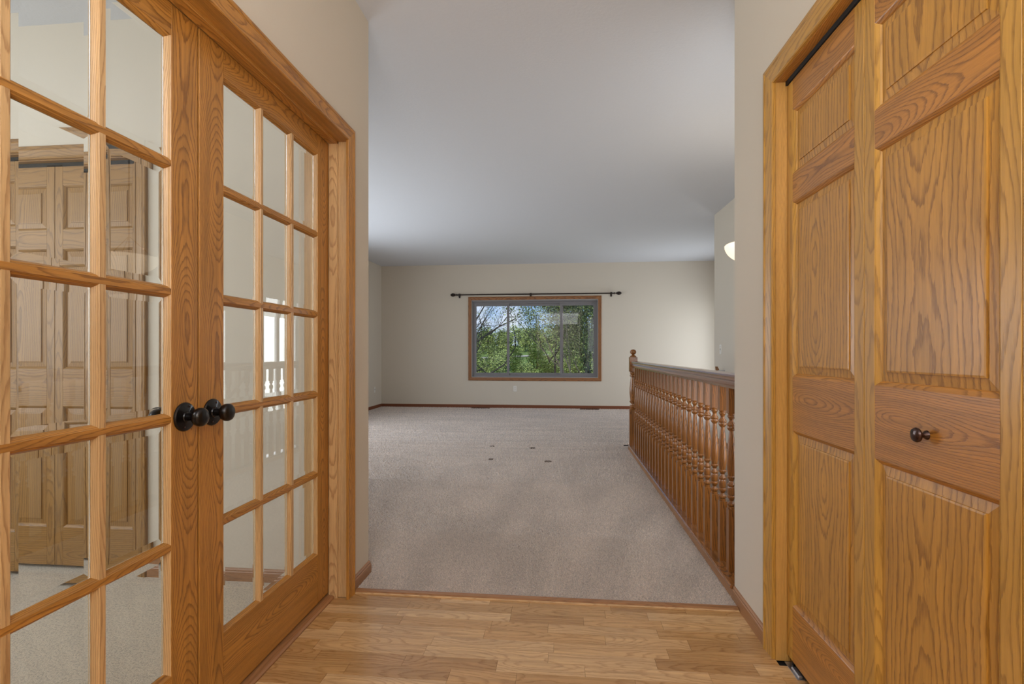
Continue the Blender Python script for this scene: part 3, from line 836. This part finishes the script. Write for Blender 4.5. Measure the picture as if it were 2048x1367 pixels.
# curtain rod
cr = empty('curtain_rod', (-0.53, Y_FAR - 0.075, 2.228), label='thin dark curtain rod with leaf-shaped finials above the far window', cat='curtain rod')
cr.rotation_euler = (0, -0.0, 0)
MB().tube([(-1.50, 0, 0), (1.54, 0, 0)], 0.0125, 12, 0).build('rod', M['rod'], cr, smooth=True)
FN = [(0.002, 0), (0.014, 0.0), (0.020, 0.008), (0.014, 0.02), (0.009, 0.03), (0.018, 0.045), (0.030, 0.07), (0.034, 0.09), (0.028, 0.115), (0.014, 0.135), (0.001, 0.142)]
MB().lathe([(r, h) for r, h in FN], (1.54, 0, 0), 0, 14).build('finial', M['rod'], cr, smooth=True)
MB().lathe([(r, -h) for r, h in FN], (-1.50, 0, 0), 0, 14).build('finial', M['rod'], cr, smooth=True)
for x in (-1.47, -0.06, 1.49):
    b = MB(); b.box((x - 0.009, -0.004, -0.035), (x + 0.009, 0.075, -0.018)); b.box((x - 0.016, 0.066, -0.055), (x + 0.016, 0.0749, 0.03)); b.box((x - 0.011, -0.016, -0.02), (x + 0.011, 0.016, 0.018))
    b.build('bracket', M['rod'], cr)

# outlets, switch, registers
def plate(name, loc, rz, label, cat, kind):
    o = empty(name, loc, rz, label=label, cat=cat)
    bx((-0.035, -0.006, -0.057), (0.035, 0, 0.057)).build('cover_plate', M['plastic'], o, bevel=0.002)
    if kind == 'outlet':
        for z in (-0.02, 0.02):
            s = bx((-0.016, -0.008, z - 0.013), (0.016, -0.006, z + 0.013)).build('receptacle', M['plastic'], o)
            q = MB(); q.box((-0.008, -0.0085, z - 0.004), (-0.005, -0.008, z + 0.006)); q.box((0.005, -0.0085, z - 0.004), (0.008, -0.008, z + 0.006)); q.box((-0.002, -0.0085, z - 0.010), (0.002, -0.008, z - 0.006))
            q.build('slot', M['slot'], s)
    elif kind == 'jack':
        MB().lathe([(0.0005, -0.012), (0.006, -0.012), (0.006, -0.006), (0.0005, -0.006)], (0, 0, 0), 1, 10).build('jack_socket', M['slot'], o)
    else:
        bx((-0.006, -0.0065, -0.013), (0.006, -0.006, 0.013)).build('toggle_slot', M['slot'], o)
        bx((-0.004, -0.018, 0.0), (0.004, -0.006, 0.010)).build('toggle', M['plastic'], o)
        for z in (-0.03, 0.03):
            MB().lathe([(0.0005, -0.007), (0.003, -0.007), (0.003, -0.006), (0.0005, -0.006)], (0, 0, z), 1, 8).build('screw', M['slot'], o)
    return o
plate('power_outlet', (-0.898, Y_FAR, 0.384), 0, 'small wall outlet below the wide window', 'outlet', 'outlet')
plate('cable_jack', (XLIV, 9.44, 0.375), PI / 2, 'small cable jack plate low on the left living room wall', 'outlet', 'jack')
plate('light_switch', (X_ST, 6.15, 1.135), -PI / 2, 'white toggle light switch on the stair wall above the railing', 'switch', 'switch')
for x0, x1, lb in ((-1.74, -1.38, 'brown floor register under the left end of the far window'), (0.36, 0.72, 'brown floor register under the right end of the far window')):
    o = empty('floor_register', ((x0 + x1) / 2, Y_FAR - 0.12, 0.008), 0, label=lb, cat='register', group='floor registers by the far wall')
    w2 = (x1 - x0) / 2
    f = MB(); f.box((-w2, -0.05, 0), (w2, -0.04, 0.012)); f.box((-w2, 0.04, 0), (w2, 0.05, 0.012)); f.box((-w2, -0.04, 0), (-w2 + 0.012, 0.04, 0.012)); f.box((w2 - 0.012, -0.04, 0), (w2, 0.04, 0.012))
    f.build('register_frame', M['register'], o)
    for k in range(9):
        x = -w2 + 0.03 + k * (2 * w2 - 0.06) / 8
        bx((x - 0.004, -0.04, 0.002), (x + 0.004, 0.04, 0.010)).build('louvre', M['register'], o)

# ------------------------------------------------------------------ windows that light the rooms
def lightwin(n, label, fn):
    o = empty('window_%d' % n, (0, 0, 0), label=label, cat='window', kind='structure')
    fn(o)
def w_patio(o):
    f = MB()
    for y0, y1 in ((8.10, 8.80), (8.76, 9.46)):
        f.box((X_E + 0.02, y0, 0.14), (X_E + 0.06, y0 + 0.07, 2.02)); f.box((X_E + 0.02, y1 - 0.07, 0.14), (X_E + 0.06, y1, 2.02))
        f.box((X_E + 0.02, y0, 0.14), (X_E + 0.06, y1, 0.24)); f.box((X_E + 0.02, y0, 1.94), (X_E + 0.06, y1, 2.02))
    f.build('window_frame', M['vinyl'], o)
    quad(0, X_E + 0.04, 8.12, 9.44, 0.2, 2.0).build('glass_pane', M['pane'], o)
lightwin(2, 'bright patio door beyond the stairs, mirrored in the glass', w_patio)
def w_generic(lo, hi, axis):
    def fn(o):
        f = MB(); t = 0.05
        x0, y0, z0 = lo; x1, y1, z1 = hi
        if axis == 0:
            ym = (y0 + y1) / 2
            for a in (y0, ym - t / 2, y1 - t): f.box((x0, a, z0), (x1, a + t, z1))
            f.box((x0, y0, z0), (x1, y1, z0 + t)); f.box((x0, y0, z1 - t), (x1, y1, z1))
            quad(0, (x0 + x1) / 2, y0, y1, z0, z1).build('glass_pane', M['pane'], o)
        else:
            xm = (x0 + x1) / 2
            for a in (x0, xm - t / 2, x1 - t): f.box((a, y0, z0), (a + t, y1, z1))
            f.box((x0, y0, z0), (x1, y1, z0 + t)); f.box((x0, y0, z1 - t), (x1, y1, z1))
            quad(1, (y0 + y1) / 2, x0, x1, z0, z1).build('glass_pane', M['pane'], o)
        f.build('window_frame', M['vinyl'], o)
    return fn
lightwin(3, 'added unseen living room side window for fill light', w_generic((XLIV - 0.08, 3.5, 0.5), (XLIV - 0.03, 7.3, 2.2), 0))  # invented opening, added for the fill light from this side
lightwin(4, 'office window out of view', w_generic((-4.38, -0.3, 0.8), (-4.33, 1.5, 2.2), 0))

# ------------------------------------------------------------------ pendant lamp over the stairwell
pl = empty('pendant_lamp', (1.395, 3.775, 1.74), label='bowl pendant lamp of pale glass hanging past the right wall edge', cat='lamp')
prof = []
for k in range(13):
    a = k / 12
    prof.append((0.205 * math.sin(a * PI / 2) ** 0.9 + 0.002, 0.135 * (1 - math.cos(a * PI / 2)) ** 0.9))
mbp = MB()
inner = [(max(0.001, r - 0.006), h + 0.006) for r, h in prof[::-1]]
mbp.lathe(prof + inner, (0, 0, 0), 2, 40)
mbp.build('glass_bowl', M['shade'], pl, smooth=True)
MB().lathe([(0.001, -0.03), (0.008, -0.025), (0.012, -0.012), (0.006, 0.0), (0.001, 0.0)], (0, 0, 0), 2, 16).build('finial', M['bronze'], pl, smooth=True)
MB().lathe([(0.001, 0), (0.006, 0), (0.006, 0.93), (0.055, 0.95), (0.06, 0.98), (0.06, 1.01), (0.001, 1.01)], (0, 0, 0), 2, 20).build('stem', M['bronze'], pl, smooth=True)
for k in range(3):
    a = k * 2.094
    MB().tube([(0.006 * math.cos(a), 0.006 * math.sin(a), 0.30), (0.195 * math.cos(a), 0.195 * math.sin(a), 0.135)], 0.003, 6).build('hanger_arm', M['bronze'], pl)

# ------------------------------------------------------------------ outdoors
gv, gf = [], []
nx, ny = 40, 60
def gz(x, y):
    t = max(0.0, min(1.0, (y - 40) / 110.0))
    return -2.8 + 6.2 * t * t * (3 - 2 * t) + 0.5 * math.sin(x * 0.09 + 1) * t + 0.02 * x * t
for j in range(ny + 1):
    for i in range(nx + 1):
        x = -110 + 220 * i / nx; y = 10.5 + 190 * j / ny
        gv.append((x, y, gz(x, y)))
for j in range(ny):
    for i in range(nx):
        a = j * (nx + 1) + i
        gf.append((a, a + 1, a + nx + 2, a + nx + 1))
me = bpy.data.meshes.new('lawn'); me.from_pydata(gv, [], gf); me.materials.append(M['lawn'])
lw = bpy.data.objects.new('ground', me); COL.objects.link(lw)
tag(lw, 'green grassy slope outside the far window', 'lawn', kind='structure')
def path(name, y, wd, label):
    v, f = [], []
    for i in range(41):
        x = -50 + 100 * i / 40
        yy = y + 3 * math.sin(x * 0.06)
        for s in (-1, 1):
            v.append((x, yy + s * wd, gz(x, yy + s * wd) + 0.12))
    for i in range(40): f.append((2 * i, 2 * i + 2, 2 * i + 3, 2 * i + 1))
    me = bpy.data.meshes.new(name); me.from_pydata(v, [], f); me.materials.append(M['path'])
    o = bpy.data.objects.new(name, me); COL.objects.link(o)
    tag(o, label, 'path')
path('gravel_path', 96, 1.5, 'pale gravel path crossing the slope far outside the window')

def branch(mb_, p, d, L, r, depth, rng, tips, up=0.12, curl=0.30):
    n = 5
    pts, rad = [p.copy()], [r]
    for i in range(n):
        d = (d + Vector((rng.uniform(-1, 1), rng.uniform(-1, 1), rng.uniform(-1, 1) + up)) * curl).normalized()
        p = p + d * (L / n)
        pts.append(p.copy()); rad.append(r * (1 - 0.6 * (i + 1) / n))
        if depth <= 1: tips.append(p.copy())
    mb_.tube(pts, rad, 5 if depth > 1 else 3, cap=False)
    if depth > 0:
        k = rng.randint(3, 4)
        for q in range(k):
            i = rng.randint(1, n)
            dd = (d + Vector((rng.uniform(-1, 1), rng.uniform(-1, 1), rng.uniform(-0.7, 1))) * 0.9).normalized()
            branch(mb_, pts[i], dd, L * rng.uniform(0.55, 0.75), rad[i] * 0.65, depth - 1, rng, tips, up, curl)
def leaves_mesh(name, pts, n, spread, size, m, rng):
    v, f = [], []
    for _ in range(n):
        c = rng.choice(pts) + Vector((rng.gauss(0, spread), rng.gauss(0, spread), rng.gauss(0, spread)))
        u = Vector((rng.uniform(-1, 1), rng.uniform(-1, 1), rng.uniform(-1, 1))).normalized()
        w_ = u.orthogonal().normalized()
        s = size * rng.uniform(0.6, 1.4)
        b = len(v)
        v += [c - u * s, c + w_ * s * 0.5, c + u * s, c - w_ * s * 0.5]
        f.append((b, b + 1, b + 2, b + 3))
    me = bpy.data.meshes.new(name); me.from_pydata([tuple(x) for x in v], [], f); me.materials.append(m)
    return me
def tree(loc, starts, leaves, spread, size, leafm, bark, label, seed, depth=3, name='tree', up=0.12, curl=0.3):
    rng = random.Random(seed)
    o = empty(name, loc, 0, label=label, cat='tree', group='trees outside the far window')
    mb_ = MB(); tips = []
    for p, d, L, r in starts: branch(mb_, Vector(p), Vector(d).normalized(), L, r, depth, rng, tips, up, curl)
    mb_.build('trunk', bark, o)
    if leaves:
        l = bpy.data.objects.new('foliage', leaves_mesh('foliage', tips, leaves, spread, size, leafm, rng))
        COL.objects.link(l); l.parent = o
        tag(l, kind='stuff')
    return o
tree((-5.0, 19, -2.6), [((0, 0, 0), (0.1, 0, 1), 3.6, 0.20), ((0.1, 0, 3.0), (1, -0.1, 0.9), 3.4, 0.055), ((0.1, 0, 3.4), (1, 0.1, 0.5), 3.6, 0.05), ((0.1, 0, 3.6), (0.8, 0.2, 1), 3.2, 0.05), ((0, 0, 2.6), (1, -0.1, 0.25), 3.8, 0.05), ((0, 0, 1.9), (1, 0.1, 0.15), 3.6, 0.045)],
     2600, 0.16, 0.03, M['leaf_spring'], M['bark'], 'dark bare-branched tree seen in the left part of the far window', 3, 4, curl=0.42)
tree((-0.75, 34, -2.8), [((0, 0, 0), (0, 0, 1), 5.6, 0.10), ((0, 0, 3.4), (0.8, 0, 1.0), 3.4, 0.05), ((0, 0, 3.2), (-0.7, 0, 1.1), 3.0, 0.05), ((0, 0, 4.6), (1, 0, 0.6), 3.0, 0.04)],
     3200, 0.3, 0.05, M['leaf_spring'], M['bark'], 'slender budding tree in the middle of the far window', 5, 3, curl=0.36)
tree((1.15, 24, -2.6), [((0, 0, 0), (0.05, 0, 1), 5.5, 0.09), ((-0.5, 0, 0), (-0.08, 0, 1), 5.0, 0.07), ((0.5, 0, 0), (0.15, 0, 1), 5.0, 0.07), ((-0.2, 0, 1.5), (-0.3, 0, 1), 4.0, 0.05), ((0.2, 0, 1.0), (0.3, 0, 1), 4.0, 0.05)],
     34000, 0.34, 0.05, M['leaf_olive'], M['bark_pale'], 'dense leafy pale-stemmed tree filling the right part of the far window', 8, 3, up=0.9, curl=0.3)
tree((2.6, 31, -2.7), [((0, 0, 0), (-0.05, 0, 1), 7, 0.14), ((0.5, 0, 1), (0.1, 0, 1), 6, 0.08), ((-0.4, 0, 0), (-0.1, 0, 1), 6, 0.08)],
     14000, 0.4, 0.07, M['leaf_olive'], M['bark'], 'second leafy tree behind the dense one at the right of the window', 12, 3, up=0.7)
# bushy woodland on the slope
rng = random.Random(5)
def bush_proto(seed):
    r2 = random.Random(seed)
    pts = []
    for k in range(60):
        a, e = r2.uniform(0, 2 * PI), r2.uniform(0, 1)
        rr = 2.6 * math.sqrt(1 - (e * 0.9) ** 2)
        pts.append(Vector((math.cos(a) * rr * r2.uniform(0.5, 1), math.sin(a) * rr * r2.uniform(0.5, 1), 0.6 + e * 4.6)))
    o = empty('bushy_tree', (0, 0, 0), 0, label='rounded green tree in the woodland on the far slope', cat='tree', group='woodland trees on the far slope')
    l = bpy.data.objects.new('foliage', leaves_mesh('foliage', pts, 1900, 0.55, 0.22, M['leaf_far'], r2))
    COL.objects.link(l); l.parent = o; tag(l, kind='stuff')
    mb_ = MB(); mb_.tube([(0, 0, -0.5), (0.1, 0, 1.5), (0.0, 0.1, 3.5)], [0.28, 0.2, 0.08], 6); mb_.build('trunk', M['bark'], o)
    return o
protos = [bush_proto(s) for s in (1, 2, 3)]
used = [False] * 3
spots = []
for yy in (48, 56, 65, 75, 86, 104, 120, 136):
    xx = -yy * 0.24
    while xx < yy * 0.13:
        spots.append((xx + rng.uniform(-1.2, 1.2), yy + rng.uniform(-4, 4), rng.uniform(0.6, 0.9) if yy < 90 else rng.uniform(0.6, 1.0)))
        xx += 2.7 if yy < 100 else 4.6
for i, (x, y, s) in enumerate(spots):
    k = i % 3
    o = protos[k] if not used[k] else copy_tree(protos[k])
    used[k] = True
    o.location = (x, y, gz(x, y) - 0.3)
    o.rotation_euler = (0, 0, rng.uniform(0, 6.28))
    if y < 92: s *= 0.62
    o.scale = (s, s, s)
